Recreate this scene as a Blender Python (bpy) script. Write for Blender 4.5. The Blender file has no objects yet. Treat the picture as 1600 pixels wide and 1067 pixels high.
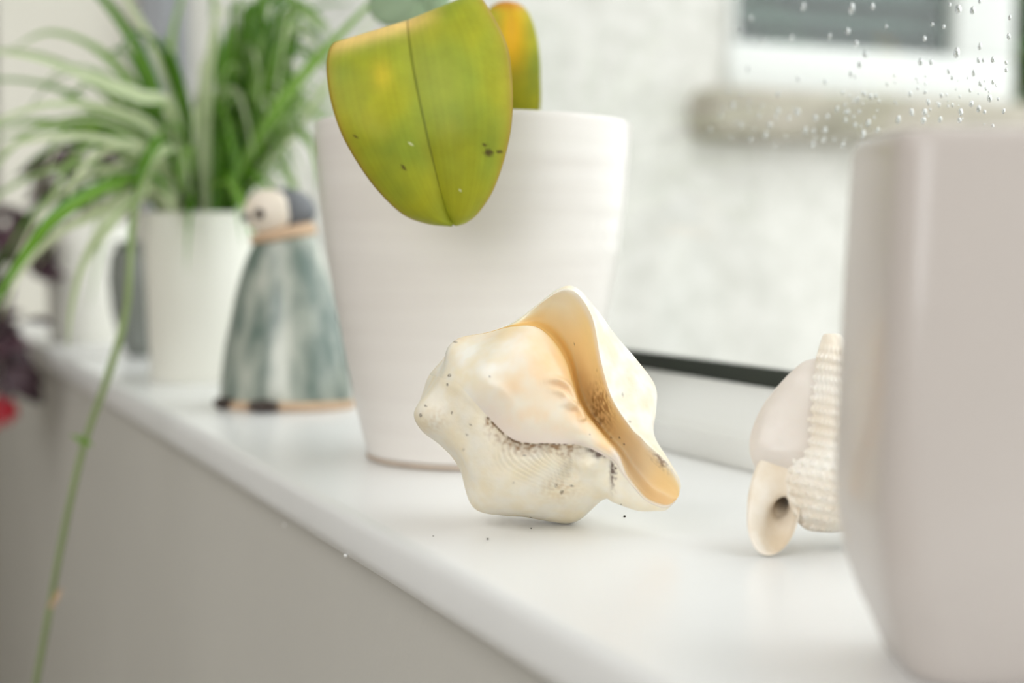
import bpy, bmesh, math, random
import numpy as np
from mathutils import Vector, Matrix, noise

random.seed(7)
sc = bpy.context.scene
col = sc.collection

# ------------------------------------------------------------------ camera
SILL = 0.90                       # top of the windowsill above the floor
F = 2222.2                        # 50 mm lens on a 36 mm sensor, 1600 px wide
TH = math.radians(24.7)           # camera heading, off the sill's direction (+Y)
PITCH = math.radians(3.82)
CAM = Vector((0.0, 0.0, SILL + 0.107))
fwd = Vector((math.sin(TH) * math.cos(PITCH), math.cos(TH) * math.cos(PITCH), -math.sin(PITCH)))
rgt = Vector((math.cos(TH), -math.sin(TH), 0.0))
upv = rgt.cross(fwd)
cd = bpy.data.cameras.new('camera')
cd.lens = 50.0
cd.sensor_width = 36.0
cd.clip_start = 0.02
cd.dof.use_dof = True
cd.dof.focus_distance = 0.550
cd.dof.aperture_fstop = 4.4
cd.dof.aperture_blades = 9
cam = bpy.data.objects.new('camera', cd)
col.objects.link(cam)
m = Matrix((rgt, upv, -fwd)).transposed().to_4x4()
m.translation = CAM
cam.matrix_world = m
sc.camera = cam

# ------------------------------------------------------------------ light
w = bpy.data.worlds.new('overcast_sky')
w.use_nodes = True
w.node_tree.nodes['Background'].inputs[0].default_value = (0.96, 0.985, 1.0, 1)
w.node_tree.nodes['Background'].inputs[1].default_value = 2.45
sc.world = w


def area(name, loc, target, sx, sy, power, color):
    ld = bpy.data.lights.new(name, 'AREA')
    ld.shape = 'RECTANGLE'
    ld.size, ld.size_y, ld.energy, ld.color = sx, sy, power, color
    o = bpy.data.objects.new(name, ld)
    col.objects.link(o)
    o.location = loc
    o.rotation_euler = (Vector(target) - Vector(loc)).to_track_quat('-Z', 'Y').to_euler()
    return o


area('overhead_fill_light', (-0.9, 0.4, 2.36), (-0.55, 0.45, 0.0), 1.6, 1.6, 20, (1.0, 0.99, 0.97))  # added fill from overhead to brighten the sill, no lamp seen there
area('rear_fill_light', (-1.9, -1.3, 1.8), (0.3, 0.5, 0.9), 1.6, 1.4, 32, (0.96, 0.98, 1.0))  # added fill from behind the camera, not an actual window

sc.view_settings.view_transform = 'Standard'
sc.view_settings.look = 'None'
sc.view_settings.exposure = 0.0
sc.view_settings.gamma = 1.0
sc.view_settings.use_curve_mapping = False


# ------------------------------------------------------------------ helpers
def at(px, py, Z):
    """point seen at pixel (px, py) at depth Z along the lens axis"""
    return CAM + (fwd + rgt * ((px - 800) / F) - upv * ((py - 533.5) / F)) * Z


def on_z(px, py, z):
    d = fwd + rgt * ((px - 800) / F) - upv * ((py - 533.5) / F)
    return CAM + d * ((z - CAM.z) / d.z)


def on_x(px, py, x):
    d = fwd + rgt * ((px - 800) / F) - upv * ((py - 533.5) / F)
    return CAM + d * ((x - CAM.x) / d.x)


def on_y(px, py, y):
    d = fwd + rgt * ((px - 800) / F) - upv * ((py - 533.5) / F)
    return CAM + d * ((y - CAM.y) / d.y)


def lin(r, g, b):
    f = lambda c: c / 12.92 if c <= 0.04045 else ((c + 0.055) / 1.055) ** 2.4
    return np.array([f(r / 255), f(g / 255), f(b / 255)])


def c4(c):
    return (float(c[0]), float(c[1]), float(c[2]), 1.0)


def mat(name, rgb, rough=0.5, var=0.06, scale=30.0, bump=0.0, bscale=200.0, stretch=(1, 1, 1),
        rgb2=None, contrast=(0.35, 0.65), attr=None, spec=0.5, coat=0.0, sss=0.0):
    """procedural material: a base colour (or a painted attribute) broken up by noise, with fine relief"""
    mt = bpy.data.materials.new(name)
    mt.use_nodes = True
    nt = mt.node_tree
    N, L = nt.nodes, nt.links
    bs = N['Principled BSDF']
    bs.inputs['Roughness'].default_value = rough
    bs.inputs['Specular IOR Level'].default_value = spec
    bs.inputs['Coat Weight'].default_value = coat
    if sss:
        bs.inputs['Subsurface Weight'].default_value = sss
        bs.inputs['Subsurface Radius'].default_value = (1.0, 0.6, 0.35)
        bs.inputs['Subsurface Scale'].default_value = 0.004
    tc = N.new('ShaderNodeTexCoord')
    mp = N.new('ShaderNodeMapping')
    mp.inputs['Scale'].default_value = stretch
    L.new(tc.outputs['Object'], mp.inputs['Vector'])
    nz = N.new('ShaderNodeTexNoise')
    nz.inputs['Scale'].default_value = scale
    nz.inputs['Detail'].default_value = 5
    L.new(mp.outputs[0], nz.inputs['Vector'])
    rp = N.new('ShaderNodeValToRGB')
    rp.color_ramp.elements[0].position, rp.color_ramp.elements[1].position = contrast
    L.new(nz.outputs['Fac'], rp.inputs['Fac'])
    if attr:
        at_ = N.new('ShaderNodeAttribute')
        at_.attribute_name = attr
        rp.color_ramp.elements[0].color = (1 - var, 1 - var, 1 - var, 1)
        rp.color_ramp.elements[1].color = (1, 1, 1, 1)
        mx = N.new('ShaderNodeMix')
        mx.data_type = 'RGBA'
        mx.blend_type = 'MULTIPLY'
        mx.inputs[0].default_value = 1.0
        L.new(at_.outputs['Color'], mx.inputs[6])
        L.new(rp.outputs['Color'], mx.inputs[7])
        L.new(mx.outputs[2], bs.inputs['Base Color'])
    else:
        a = lin(*rgb)
        b = lin(*rgb2) if rgb2 else a * (1 - var)
        rp.color_ramp.elements[0].color = c4(b)
        rp.color_ramp.elements[1].color = c4(a)
        L.new(rp.outputs['Color'], bs.inputs['Base Color'])
    if bump:
        n2 = N.new('ShaderNodeTexNoise')
        n2.inputs['Scale'].default_value = bscale
        n2.inputs['Detail'].default_value = 4
        L.new(mp.outputs[0], n2.inputs['Vector'])
        bp = N.new('ShaderNodeBump')
        bp.inputs['Strength'].default_value = bump
        bp.inputs['Distance'].default_value = 0.002
        L.new(n2.outputs['Fac'], bp.inputs['Height'])
        L.new(bp.outputs[0], bs.inputs['Normal'])
    return mt


def props(o, label=None, cat=None, group=None, kind=None):
    if label: o['label'] = label
    if cat: o['category'] = cat
    if group: o['group'] = group
    if kind: o['kind'] = kind
    return o


def empty(name, loc, label, cat, group=None):
    o = bpy.data.objects.new(name, None)
    o.empty_display_size = 0.02
    col.objects.link(o)
    o.location = loc
    return props(o, label, cat, group)


def link(name, verts, faces, material, parent=None, smooth=True, colors=None, uvs=None, flip=False):
    """ONE mesh object; verts are world points, stored relative to the parent's origin"""
    me = bpy.data.meshes.new(name)
    off = Vector((0, 0, 0))
    p = parent
    while p is not None:
        off += p.location
        p = p.parent
    V = [tuple(Vector(v) - off) for v in verts]
    if parent is None:
        c = Vector(np.mean(np.array(V), axis=0))
        c.z = min(v[2] for v in V)
        V = [tuple(Vector(v) - c) for v in V]
    if flip:
        faces = [tuple(reversed(f)) for f in faces]
    me.from_pydata(V, [], faces)
    if smooth:
        me.polygons.foreach_set('use_smooth', [True] * len(me.polygons))
    if colors is not None:
        a = me.color_attributes.new('paint', 'FLOAT_COLOR', 'POINT')
        a.data.foreach_set('color', np.concatenate([np.asarray(colors, float), np.ones((len(colors), 1))], 1).ravel())
    if uvs is not None:
        l = me.uv_layers.new(name='UVMap')
        idx = np.empty(len(me.loops), int)
        me.loops.foreach_get('vertex_index', idx)
        l.data.foreach_set('uv', np.asarray(uvs, float)[idx].ravel())
    me.update()
    me.materials.append(material)
    o = bpy.data.objects.new(name, me)
    col.objects.link(o)
    if parent is not None:
        o.parent = parent
    else:
        o.location = c
    return o


def box_data(x0, x1, y0, y1, z0, z1, bev=0.0, seg=2):
    bm = bmesh.new()
    bmesh.ops.create_cube(bm, size=1.0)
    for v in bm.verts:
        v.co = Vector(((x0 + x1) / 2 + v.co.x * (x1 - x0), (y0 + y1) / 2 + v.co.y * (y1 - y0), (z0 + z1) / 2 + v.co.z * (z1 - z0)))
    if bev:
        bmesh.ops.bevel(bm, geom=bm.edges[:], offset=bev, segments=seg, affect='EDGES', profile=0.5)
    V = [v.co.copy() for v in bm.verts]
    Fc = [tuple(v.index for v in f.verts) for f in bm.faces]
    bm.free()
    return V, Fc


def merge(*datas):
    V, Fc = [], []
    for v, f in datas:
        o = len(V)
        V += list(v)
        Fc += [tuple(i + o for i in q) for q in f]
    return V, Fc


def box(name, dims, material, parent=None, bev=0.0, smooth=False):
    V, Fc = box_data(*dims, bev)
    return link(name, V, Fc, material, parent, smooth)


def lathe(profile, c, seg=64, sx=1.0, sy=1.0):
    """profile: (radius, z) pairs from the outside bottom on; c: base centre"""
    V, Fc = [], []
    for r, z in profile:
        for k in range(seg):
            a = 2 * math.pi * k / seg
            V.append((c[0] + r * sx * math.cos(a), c[1] + r * sy * math.sin(a), c[2] + z))
    for i in range(len(profile) - 1):
        for k in range(seg):
            k2 = (k + 1) % seg
            Fc.append((i * seg + k, i * seg + k2, (i + 1) * seg + k2, (i + 1) * seg + k))
    return V, Fc


def catmull(P, n, closed=False):
    """P: (k, ...) control array along axis 0 -> n samples per span"""
    P = np.asarray(P, float)
    k = len(P)
    out = []
    spans = k if closed else k - 1
    for i in range(spans):
        if closed:
            p0, p1, p2, p3 = P[(i - 1) % k], P[i], P[(i + 1) % k], P[(i + 2) % k]
        else:
            p1, p2 = P[i], P[i + 1]
            p0 = P[i - 1] if i > 0 else 2 * p1 - p2
            p3 = P[i + 2] if i + 2 < k else 2 * p2 - p1
        for j in range(n):
            t = j / n
            out.append(0.5 * (2 * p1 + (p2 - p0) * t + (2 * p0 - 5 * p1 + 4 * p2 - p3) * t * t + (3 * p1 - p0 - 3 * p2 + p3) * t ** 3))
    if not closed:
        out.append(P[-1])
    return np.array(out)


def grid_faces(r, c, closed=False):
    Fc = []
    for i in range(r - 1):
        for j in range(c if closed else c - 1):
            j2 = (j + 1) % c
            Fc.append((i * c + j, i * c + j2, (i + 1) * c + j2, (i + 1) * c + j))
    return Fc


def ellipsoid(c, ax, ay, az, seg=32, rings=20):
    """c centre; ax, ay, az semi-axis vectors"""
    V, Fc = [], []
    for i in range(rings + 1):
        p = math.pi * i / rings
        for k in range(seg):
            a = 2 * math.pi * k / seg
            V.append(c + ax * (math.sin(p) * math.cos(a)) + ay * (math.sin(p) * math.sin(a)) + az * math.cos(p))
    return V, grid_faces(rings + 1, seg, True)


def tube(pts, radii, seg=10):
    """round tube along world points"""
    V = []
    n = len(pts)
    for i, p in enumerate(pts):
        t = (Vector(pts[min(i + 1, n - 1)]) - Vector(pts[max(i - 1, 0)])).normalized()
        a = t.cross(Vector((0.3, 0.2, 1))).normalized()
        b = t.cross(a)
        for k in range(seg):
            an = 2 * math.pi * k / seg
            V.append(Vector(p) + (a * math.cos(an) + b * math.sin(an)) * radii[i])
    Fc = grid_faces(n, seg, True)
    Fc.append(tuple(range(seg)))
    Fc.append(tuple((n - 1) * seg + k for k in reversed(range(seg))))
    return V, Fc


def sm(x, a, b):
    t = np.clip((np.asarray(x, float) - a) / (b - a), 0, 1)
    return t * t * (3 - 2 * t)


def nz3(x, y, z):
    return noise.noise(Vector((x, y, z)))


def fbm(x, y, z, o=3):
    return noise.fractal(Vector((x, y, z)), 1.0, 2.0, o)


# ------------------------------------------------------------------ materials of the setting
M_sill = mat('white_gloss_paint', (240, 240, 239), 0.28, 0.03, 6, 0.05, 60)
M_wall = mat('greige_wall_paint', (198, 195, 188), 0.75, 0.04, 5, 0.08, 240)
M_reveal = mat('cream_wall_paint', (226, 222, 210), 0.8, 0.04, 4, 0.06, 200)
M_upvc = mat('white_upvc', (240, 240, 237), 0.3, 0.02, 5)
M_upvc2 = mat('toned_down_white_upvc', (218, 219, 216), 0.4, 0.03, 5)  # white uPVC with a darker colour, offsetting the strong light outdoors
M_gasket = mat('black_rubber', (34, 40, 30), 0.6, 0.2, 40)
M_ceil = mat('white_ceiling_paint', (235, 233, 228), 0.9, 0.03, 3)
M_floor = mat('pale_ash_floor', (188, 180, 168), 0.5, 0.2, 6, 0.1, 80, (1, 12, 1))
M_cast = mat('cream_roughcast', (220, 217, 212), 0.9, 0.0, 34, 0.8, 130, rgb2=(200, 198, 191))
M_ledge = mat('weathered_concrete', (178, 170, 157), 0.9, 0.0, 9, 0.6, 150, rgb2=(142, 137, 122))
M_slat = mat('dark_blind_slats', (112, 130, 120), 0.5, 0.25, 5)
M_ground = mat('grey_paving', (176, 175, 170), 0.9, 0.15, 3, 0.4, 60)


def glass_mat(name, tint=(1, 1, 1), refl=0.06):
    mt = bpy.data.materials.new(name)
    mt.use_nodes = True
    nt = mt.node_tree
    N, L = nt.nodes, nt.links
    N.remove(N['Principled BSDF'])
    tr = N.new('ShaderNodeBsdfTransparent')
    tr.inputs[0].default_value = (*tint, 1)
    gl = N.new('ShaderNodeBsdfGlossy')
    gl.inputs['Roughness'].default_value = 0.02
    lw = N.new('ShaderNodeLayerWeight')          # Schlick reflection, the same from both sides of the thin pane
    lw.inputs[0].default_value = 0.5
    pw = N.new('ShaderNodeMath')
    pw.operation = 'POWER'
    pw.inputs[1].default_value = 5.0
    L.new(lw.outputs['Facing'], pw.inputs[0])
    ml = N.new('ShaderNodeMath')
    ml.operation = 'MULTIPLY_ADD'
    ml.inputs[1].default_value = 1.0 - refl
    ml.inputs[2].default_value = refl
    L.new(pw.outputs[0], ml.inputs[0])
    mx = N.new('ShaderNodeMixShader')
    L.new(ml.outputs[0], mx.inputs[0])
    L.new(tr.outputs[0], mx.inputs[1])
    L.new(gl.outputs[0], mx.inputs[2])
    L.new(mx.outputs[0], N['Material Output'].inputs[0])
    return mt


M_glass = glass_mat('window_glass', (0.99, 1.0, 0.99), 0.04)
M_glass2 = glass_mat('dark_window_glass', (0.80, 0.84, 0.83), 0.07)
M_water = bpy.data.materials.new('rain_water')
M_water.use_nodes = True
_b = M_water.node_tree.nodes['Principled BSDF']
_b.inputs['Transmission Weight'].default_value = 1.0
_b.inputs['Roughness'].default_value = 0.0
_b.inputs['IOR'].default_value = 1.33

# ------------------------------------------------------------------ the room
X0 = 0.177      # front edge of the sill
XW = 0.188      # room face of the wall under the window
XF = 0.385      # where the window frame meets the sill
XG = 0.420      # glass
YE = 2.17       # far end of the window opening
YN = -0.70      # near end of the window opening
ZT = 2.05       # head of the window opening

props(box('floor', (-3.2, 0.45, -2.4, 3.4, -0.1, 0.0), M_floor), 'pale wood floor of the room below the windowsill', kind='structure')
props(box('ceiling', (-3.2, 0.46, -2.4, 3.4, 2.4, 2.5), M_ceil), 'white ceiling of the room', kind='structure')
wd = merge(box_data(XW, 0.46, -2.4, 3.4, 0.0, SILL - 0.022),
           box_data(XW, 0.46, YE, 3.4, SILL - 0.022, 2.4),
           box_data(XW, 0.46, -2.4, YN, SILL - 0.022, 2.4),
           box_data(XW, 0.46, YN, YE, ZT, 2.4))
props(link('wall_right', *wd, M_wall, smooth=False), 'greige painted wall under and around the window', kind='structure')
props(box('wall_left', (-3.2, 0.46, 3.4, 3.5, 0.0, 2.4), M_wall), 'far end wall of the room', kind='structure')
props(box('wall_back', (-3.3, -3.2, -2.4, 3.4, 0.0, 2.4), M_reveal), 'pale wall of the room opposite the window', kind='structure')
props(box('wall_near', (-3.2, 0.46, -2.5, -2.4, 0.0, 2.4), M_wall), 'wall of the room at the near end behind the camera', kind='structure')
props(box('trim_2', (XW + 0.0005, 0.46, YE - 0.012, YE, SILL, ZT), M_reveal), 'cream window reveal at the far end of the windowsill', kind='structure')


def make_sill():
    y0, y1 = YN, YE - 0.013
    prof = [(XF + 0.02, SILL)]
    r = 0.011
    for (cx, cz, rr_, a0) in ((X0 + 0.0055, SILL - 0.0055, 0.0055, 90), (X0 + 0.0085, SILL - 0.022 + 0.0085, 0.0085, 180)):
        for k in range(0, 8):
            a = math.radians(a0 + 90 * k / 7)
            prof.append((cx + rr_ * math.cos(a), cz + rr_ * math.sin(a)))
    prof.append((XF + 0.02, SILL - 2 * r))
    n = 60
    V, Fc = [], []
    for i in range(n + 1):
        y = y0 + (y1 - y0) * i / n
        for j, (x, z) in enumerate(prof):
            wob = 0.0006 * nz3(y * 9, j * 0.3, 1.7) if 0 < j < len(prof) - 1 else 0
            V.append((x + wob, y, z))
    m_ = len(prof)
    Fc = grid_faces(n + 1, m_, True)
    Fc.append(tuple(reversed(range(m_))))
    Fc.append(tuple(n * m_ + k for k in range(m_)))
    return V, Fc


sill = props(link('trim_1', *make_sill(), M_sill, smooth=True), 'glossy white painted windowsill with a rounded front edge', kind='structure')
for p in sill.data.polygons:
    if abs(p.normal.z) > 0.999 or abs(p.normal.y) > 0.9:
        p.use_smooth = False
# blobs of old paint on the rounded edge
bl = []
for px, py, r in ((445, 820, 0.0011), (540, 868, 0.0012)):
    p = on_x(px, py, XW if px < 500 else X0 + 0.001)
    bl.append(ellipsoid(p, Vector((r * 0.7, 0, 0)), Vector((0, r * 1.3, 0)), Vector((0, 0, r * 0.6)), 10, 8))
link('paint_blob', *merge(*bl), M_sill, sill)['kind'] = 'stuff'

# ------------------------------------------------------------------ our window
win = bpy.data.objects.new('window_1', None)
col.objects.link(win)
win.location = (XF, (YE + YN) / 2, SILL)
props(win, 'white framed window with rain drops behind the windowsill', kind='structure')


def prism_y(prof, y0, y1):
    n = len(prof)
    V = [(x, y0, z) for x, z in prof] + [(x, y1, z) for x, z in prof]
    Fc = [(i, (i + 1) % n, n + (i + 1) % n, n + i) for i in range(n)]
    Fc += [tuple(reversed(range(n))), tuple(range(n, 2 * n))]
    return V, Fc


def prism_z(prof, z0, z1):
    n = len(prof)
    V = [(x, y, z0) for x, y in prof] + [(x, y, z1) for x, y in prof]
    Fc = [(i, (i + 1) % n, n + (i + 1) % n, n + i) for i in range(n)]
    Fc += [tuple(reversed(range(n))), tuple(range(n, 2 * n))]
    return V, Fc


zb = SILL + 0.036
link('bottom_rail', *prism_y([(XF, SILL + 0.0003), (XF, SILL + 0.014), (XF + 0.004, SILL + 0.018), (XG - 0.006, zb), (XG + 0.03, zb), (XG + 0.03, SILL + 0.0003)], YN, YE - 0.0125), M_upvc, win, False)
link('top_rail', *prism_y([(XF, ZT), (XF, ZT - 0.05), (XG - 0.006, ZT - 0.07), (XG + 0.03, ZT - 0.07), (XG + 0.03, ZT)], YN, YE - 0.0125), M_upvc, win, False)
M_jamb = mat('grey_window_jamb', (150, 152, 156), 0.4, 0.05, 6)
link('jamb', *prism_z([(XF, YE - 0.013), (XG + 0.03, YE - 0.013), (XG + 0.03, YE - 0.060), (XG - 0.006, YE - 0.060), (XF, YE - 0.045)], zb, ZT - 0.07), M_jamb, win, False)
link('jamb', *prism_z([(XF, YN), (XG + 0.03, YN), (XG + 0.03, YN + 0.07), (XG - 0.006, YN + 0.07), (XF, YN + 0.05)], zb, ZT - 0.07), M_upvc, win, False)
box('gasket', (XG - 0.004, XG + 0.004, YN + 0.07, YE - 0.061, zb, zb + 0.0092), M_gasket, win)
pane = box('pane', (XG - 0.002, XG + 0.002, YN + 0.071, YE - 0.062, zb + 0.0093, ZT - 0.071), M_glass, win)

# rain drops on the outside of the pane (places read as points of the pane)
drops = [(460, 75, 5), (405, 120, 5), (678, 25, 6), (880, 30, 7), (968, 25, 5), (865, 128, 5), (630, 155, 5), (790, 150, 4), (900, 180, 5),
         (938, 225, 5), (915, 265, 5), (878, 305, 4), (658, 328, 4), (772, 340, 4), (575, 390, 4), (385, 435, 5), (455, 420, 3),
         (575, 460, 5), (655, 465, 6), (820, 452, 4), (730, 490, 5), (780, 485, 4), (540, 520, 5), (522, 560, 5), (420, 520, 5),
         (495, 480, 4), (620, 490, 4), (688, 540, 5), (722, 545, 4), (770, 540, 5), (765, 580, 4), (720, 600, 4), (855, 500, 4),
         (895, 520, 4), (950, 510, 5), (930, 560, 5), (865, 465, 4), (960, 400, 4), (990, 540, 4), (845, 600, 4), (460, 580, 4),
         (290, 540, 4), (335, 480, 4), (1075, 495, 5), (1130, 465, 5), (1185, 465, 5), (1180, 500, 5), (1250, 495, 4), (1200, 425, 4),
         (1125, 390, 4), (1255, 395, 3), (1245, 435, 3), (1335, 465, 5), (1330, 500, 4), (1380, 430, 4), (1410, 450, 4), (1455, 408, 5),
         (1435, 465, 3), (1415, 345, 3), (1390, 300, 4), (1410, 250, 4), (1430, 250, 3), (1470, 245, 4), (1415, 190, 4), (1285, 295, 4),
         (1212, 258, 4), (1168, 255, 5), (1318, 215, 6), (1185, 160, 4), (1325, 35, 6), (1385, 40, 5), (1540, 70, 3), (1535, 150, 4),
         (1525, 260, 3), (1525, 290, 3), (1515, 460, 3), (1470, 525, 3), (1218, 100, 3), (1265, 110, 3), (1415, 2, 3), (1290, 18, 3),
         (1025, 110, 3), (510, 165, 5), (1300, 320, 3), (1375, 375, 3), (1420, 350, 3), (1470, 340, 3), (450, 285, 4), (1030, 350, 3)]
rd = random.Random(3)
for k in range(22):
    drops.append((rd.gauss(915, 38), rd.gauss(450, 60), rd.uniform(1.8, 3.2)))
for k in range(34):
    drops.append((rd.uniform(1050, 1500), rd.uniform(300, 520), rd.uniform(1.2, 2.4)))
for k in range(26):
    drops.append((rd.uniform(250, 1000), rd.uniform(380, 620), rd.uniform(1.6, 3.2)))
dm = []
for k in range(4):       # four drop shapes, shared between the drops
    V, Fc = [], []
    for i in range(6):
        p = math.pi / 2 * i / 5
        for j in range(12):
            a = 2 * math.pi * j / 12
            el = 1.0 + (0.25 + 0.12 * k) * max(0, -math.sin(a)) + 0.12 * math.sin(2 * a + k)
            V.append((0.55 * math.cos(p), math.sin(p) * math.cos(a) * el * 0.8, math.sin(p) * math.sin(a) * el))
    Fc = grid_faces(6, 12, True)
    Fc.append(tuple(5 * 12 + j for j in range(12)))
    me = bpy.data.meshes.new('raindrop')
    me.from_pydata(V, [], Fc)
    me.polygons.foreach_set('use_smooth', [True] * len(me.polygons))
    me.materials.append(M_water)
    dm.append(me)
poff = win.location + pane.location
for k, (cx, cy, r) in enumerate(drops):
    px, py = 1000 + cx / 2.6667, cy / 2.6667
    p = on_x(px, py, XG + 0.0021)
    o = bpy.data.objects.new('raindrop', dm[k % 4])
    col.objects.link(o)
    o.parent = pane
    o.location = p - poff
    s = 0.00027 * r * 1.08
    o.scale = (s, s, s)

# ------------------------------------------------------------------ outside: the wing of the house across the window
YW = 2.40
pc = on_y(1576, 80, YW)
XC = pc.x                                       # outer corner of the wing
gx0, gz0 = on_y(1145, 50, YW).x, on_y(1145, 50, YW).z
gx1 = on_y(1487, 78, YW).x
fx0 = on_y(1132, 90, YW).x
zfr = on_y(1350, 144, YW - 0.09).z
zg = on_y(1315, 75, YW - 0.02).z                       # bottom of the dark glass
lx0 = on_y(1078, 160, YW).x
zl0 = on_y(1300, 220, YW - 0.09).z
wh = zfr + 1.05
wd = merge(box_data(0.47, XC, YW, YW + 0.25, 0.0, zfr),
           box_data(0.47, fx0, YW, YW + 0.25, zfr, 3.2),
           box_data(fx0, XC, YW, YW + 0.25, wh, 3.2))
props(link('wall_outside', *wd, M_cast, smooth=False), 'cream roughcast wall of the house wing outside the window', kind='structure')
w2 = bpy.data.objects.new('window_2', None)
col.objects.link(w2)
w2.location = ((fx0 + XC) / 2, YW, zfr)
props(w2, 'white framed window with dark panes in the wall outside', kind='structure')
box('bottom_rail', (fx0, XC, YW - 0.02, YW + 0.05, zfr, zg), M_upvc2, w2, 0.006, True)
box('top_rail', (fx0, XC, YW - 0.02, YW + 0.05, wh - 0.09, wh), M_upvc2, w2, 0.006, True)
box('stile', (fx0, gx0, YW - 0.02, YW + 0.05, zg, wh - 0.09), M_upvc2, w2, 0.006, True)
box('stile', (gx1, XC, YW - 0.02, YW + 0.05, zg, wh - 0.09), M_upvc2, w2, 0.006, True)
box('pane', (gx0, gx1, YW + 0.010, YW + 0.016, zg, wh - 0.09), M_glass2, w2)
M_void = mat('dim_room_behind_blind', (38, 46, 42), 0.9, 0.2, 4)  # near-black colour stands in for the dimness of the room behind the slats
link('dark_room_panels', *merge(box_data(gx0 - 0.3, gx1 + 0.1, YW + 0.20, YW + 0.21, zg - 0.1, wh), box_data(gx1 + 0.09, gx1 + 0.1, YW + 0.051, YW + 0.20, zg - 0.1, wh),
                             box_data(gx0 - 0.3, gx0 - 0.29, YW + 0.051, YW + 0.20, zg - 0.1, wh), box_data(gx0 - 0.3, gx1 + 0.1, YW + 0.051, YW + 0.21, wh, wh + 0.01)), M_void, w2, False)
k = 0
z = zg + 0.012
while z < wh - 0.12:
    V, Fc = box_data(gx0 - 0.02, gx1 + 0.03, -0.022, 0.022, -0.001, 0.001)
    a = math.radians(52)
    V = [(v.x, YW + 0.06 + v.y * math.cos(a), z + v.z + v.y * math.sin(a)) for v in V]
    link('slat', V, Fc, M_slat, w2, False)
    z += 0.058
    k += 1
# stone ledge under it, its end worn round
lv, lf = box_data(lx0, XC + 0.02, YW - 0.09, YW + 0.02, zl0, zfr - 0.001, 0.024, 4)
props(link('trim_3', lv, lf, M_ledge), 'weathered grey stone ledge under the window outside', kind='structure')
props(box('ground', (0.47, 14, -6, 16, -0.12, 0.0), M_ground), 'grey paved ground outside', kind='structure')


def leaf_cloud(n, c, ext, size, seed):
    r_ = random.Random(seed)
    V, Fc = [], []
    for i in range(n):
        p = Vector(c) + Vector((r_.gauss(0, ext[0]), r_.gauss(0, ext[1]), r_.uniform(-ext[2], ext[2])))
        d1 = Vector((r_.gauss(0, 1), r_.gauss(0, 1), r_.gauss(0, 1))).normalized()
        d2 = d1.orthogonal().normalized()
        s_ = size * r_.uniform(0.6, 1.3)
        o = len(V)
        V += [p - d1 * s_, p + d2 * s_ * 0.45, p + d1 * s_, p - d2 * s_ * 0.45]
        Fc.append((o, o + 1, o + 2, o + 3))
    return V, Fc


M_hedge = mat('hedge_leaves', (62, 106, 26), 0.6, 0.4, 30)
hv, hf = leaf_cloud(30000, (XC + 2.1, 4.4, 1.35), (0.6, 0.5, 1.35), 0.055, 4)
props(link('hedge', hv, hf, M_hedge, smooth=False), 'green hedge beyond the corner of the house wing', 'hedge', kind='stuff')

# ------------------------------------------------------------------ conch shell (the subject)
M_shell = mat('conch_outside', None, 0.48, 0.07, 90, 0.12, 500, attr='paint', spec=0.4, sss=0.08)
M_shell_in = mat('conch_inside', None, 0.26, 0.04, 60, 0.03, 300, attr='paint', spec=0.5, sss=0.12)
AX, NX = np.array([0.86, 0.51]), np.array([0.51, -0.86])     # shell axis / across it, in the drawing plane
ORG = np.array([680.0, 600.0])
ZS = 0.548
KS = ZS / F
ANG = [0, 25, 50, 75, 82, 86, 90, 95, 98, 105, 140, 180, 225, 270, 310, 335, 350]


def ring(s, q0, d0, rq, rd_):
    return [(s, q0 + rq * math.sin(math.radians(a)), d0 + rd_ * math.cos(math.radians(a))) for a in ANG]


def stat(s, pts):
    return [(s, q, d) for q, d in pts]


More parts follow.
